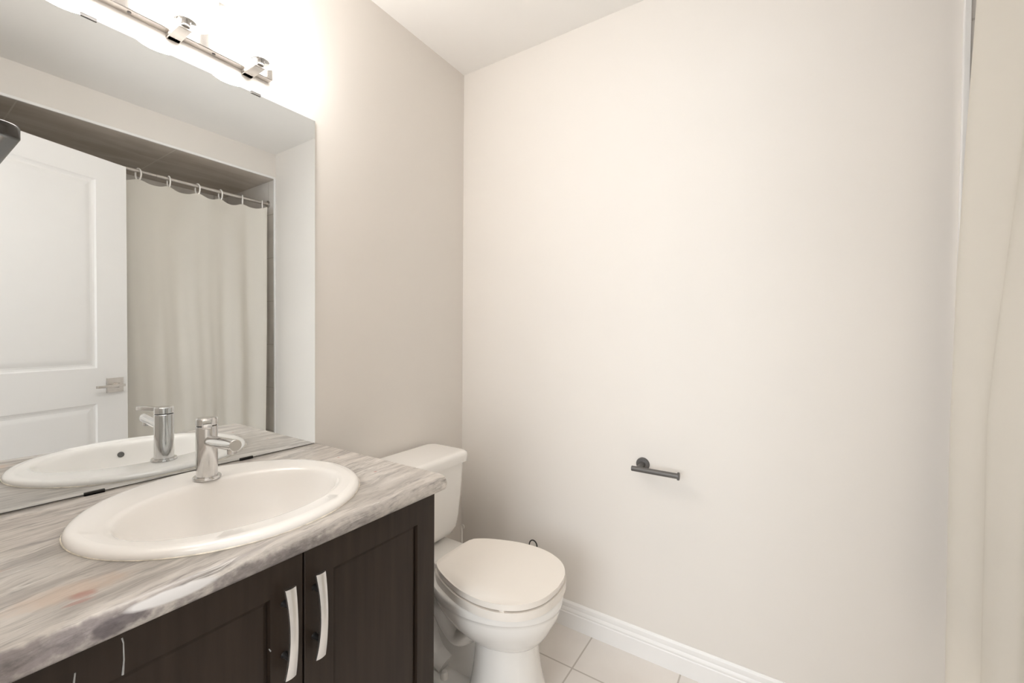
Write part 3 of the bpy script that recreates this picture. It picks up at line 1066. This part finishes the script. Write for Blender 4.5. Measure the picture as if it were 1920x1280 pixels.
ry = [1.545, 1.417, 1.285, 1.158, 1.011, 0.870]
rot = [0.42, 0.36, -0.12, -0.28, -0.05, -0.38]
names = ['first from its wall flange', 'second from its wall flange', 'third from its wall flange',
         'fourth from its wall flange', 'second nearest the open door edge', 'nearest the open door edge']
bm = bmesh.new()
pr = []
for k in range(0, 19):
    a = math.radians(-150 + 310 * k / 18)
    # oval hook: hangs over the rod, small gap at the back
    pr.append((0.020 * math.cos(a + PI / 2), 0, -0.0175 + 0.0325 * math.sin(a + PI / 2)))
add_tube(bm, pr, 0.0040, 8)
ring0 = obj('curtain_ring', bm, M['plastic'], None, origin=(0, 0, 0))
for i, (y, a, nm) in enumerate(zip(ry, rot, names)):
    o = ring0 if i == 0 else ring0.copy()
    if i:
        C.objects.link(o)
    o.location = (RX, y, RZ)
    o.rotation_euler = (0, 0, a)
    tag(o, 'white plastic hook ring on the curtain rod, ' + nm, 'curtain ring', 'white hooks along the curtain rod')

# curtain sheet
Z1, Z0C = 2.066, 0.16
Y0C, Y1C = 0.10, 1.535
rall = ry + [0.735, 0.60, 0.465, 0.33, 0.195]
NY, NZ = 260, 90


def xend(z):
    pts = [(0.0, 1.668), (0.6, 1.667), (0.95, 1.667), (1.36, 1.674), (1.70, 1.686), (2.07, 1.702)]
    for (a, xa), (b2, xb) in zip(pts, pts[1:]):
        if z <= b2:
            return xa + (xb - xa) * (z - a) / (b2 - a)
    return pts[-1][1]


def curtain_point(s, q):
    z = Z1 - (Z1 - Z0C) * q
    h = (Z1 - z) / (Z1 - Z0C)
    y = Y0C + (Y1C - Y0C) * s
    yshift = -0.035 * h ** 0.7 * max(0, (s - 0.75) / 0.25)
    # hang: from the rod out over the tub's edge
    mean = RX - 0.004 - 0.075 * min(1, h / 0.55) ** 0.85 + 0.008 * min(1, max(0, (1.02 - y) / 0.25))
    ph = (y - 1.545) / 0.135 * 2 * PI
    amp = 0.004 + 0.015 * min(1, h * 2.2)
    near = min(1, max(0, (1.02 - y) / 0.25))
    near = near * near * (3 - 2 * near)
    amp *= 1 - 0.3 * near
    f = 0.55 * math.cos(ph * 0.5 + 0.9 * math.sin(y * 5.1)) + 0.22 * math.sin(ph * 1.0 + 1.3 + 0.8 * math.sin(y * 3.3 + z * 0.6)) + 0.22 * math.sin(ph * 0.33 + 2 * z * 0.4)
    f2 = 0.07 * math.sin(ph * 2.1 + 2.0 * math.sin(2.2 * z + y * 4))
    x = mean + amp * (f + f2 * min(1, h * 3))
    # rings hold the top edge
    dmin = min(abs(y - r_) for r_ in rall)
    sag = 0.020 * (1 - math.exp(-(dmin / 0.035) ** 2)) * max(0, 1 - h * 7)
    x += 0.010 * math.sin(ph * 0.5) * max(0, 1 - h * 9)
    # the last hand's width turns out towards the room
    e = max(0.0, (y - 1.425) / (Y1C - 1.425))
    e = e * e * (3 - 2 * e)
    x = x * (1 - e) + xend(z) * e
    return Vector((min(x, 1.80), y + yshift, z - sag))


bm = bmesh.new()
G = [[bm.verts.new(curtain_point(i / NY, k / NZ)) for i in range(NY + 1)] for k in range(NZ + 1)]
for k in range(NZ):
    for i in range(NY):
        bm.faces.new((G[k][i], G[k][i + 1], G[k + 1][i + 1], G[k + 1][i]))
cu = obj('shower_curtain', bm, M['curtain'], None, angle=180)
tag(cu, 'cream fabric shower curtain hanging from the rod across the tub alcove', 'shower curtain')
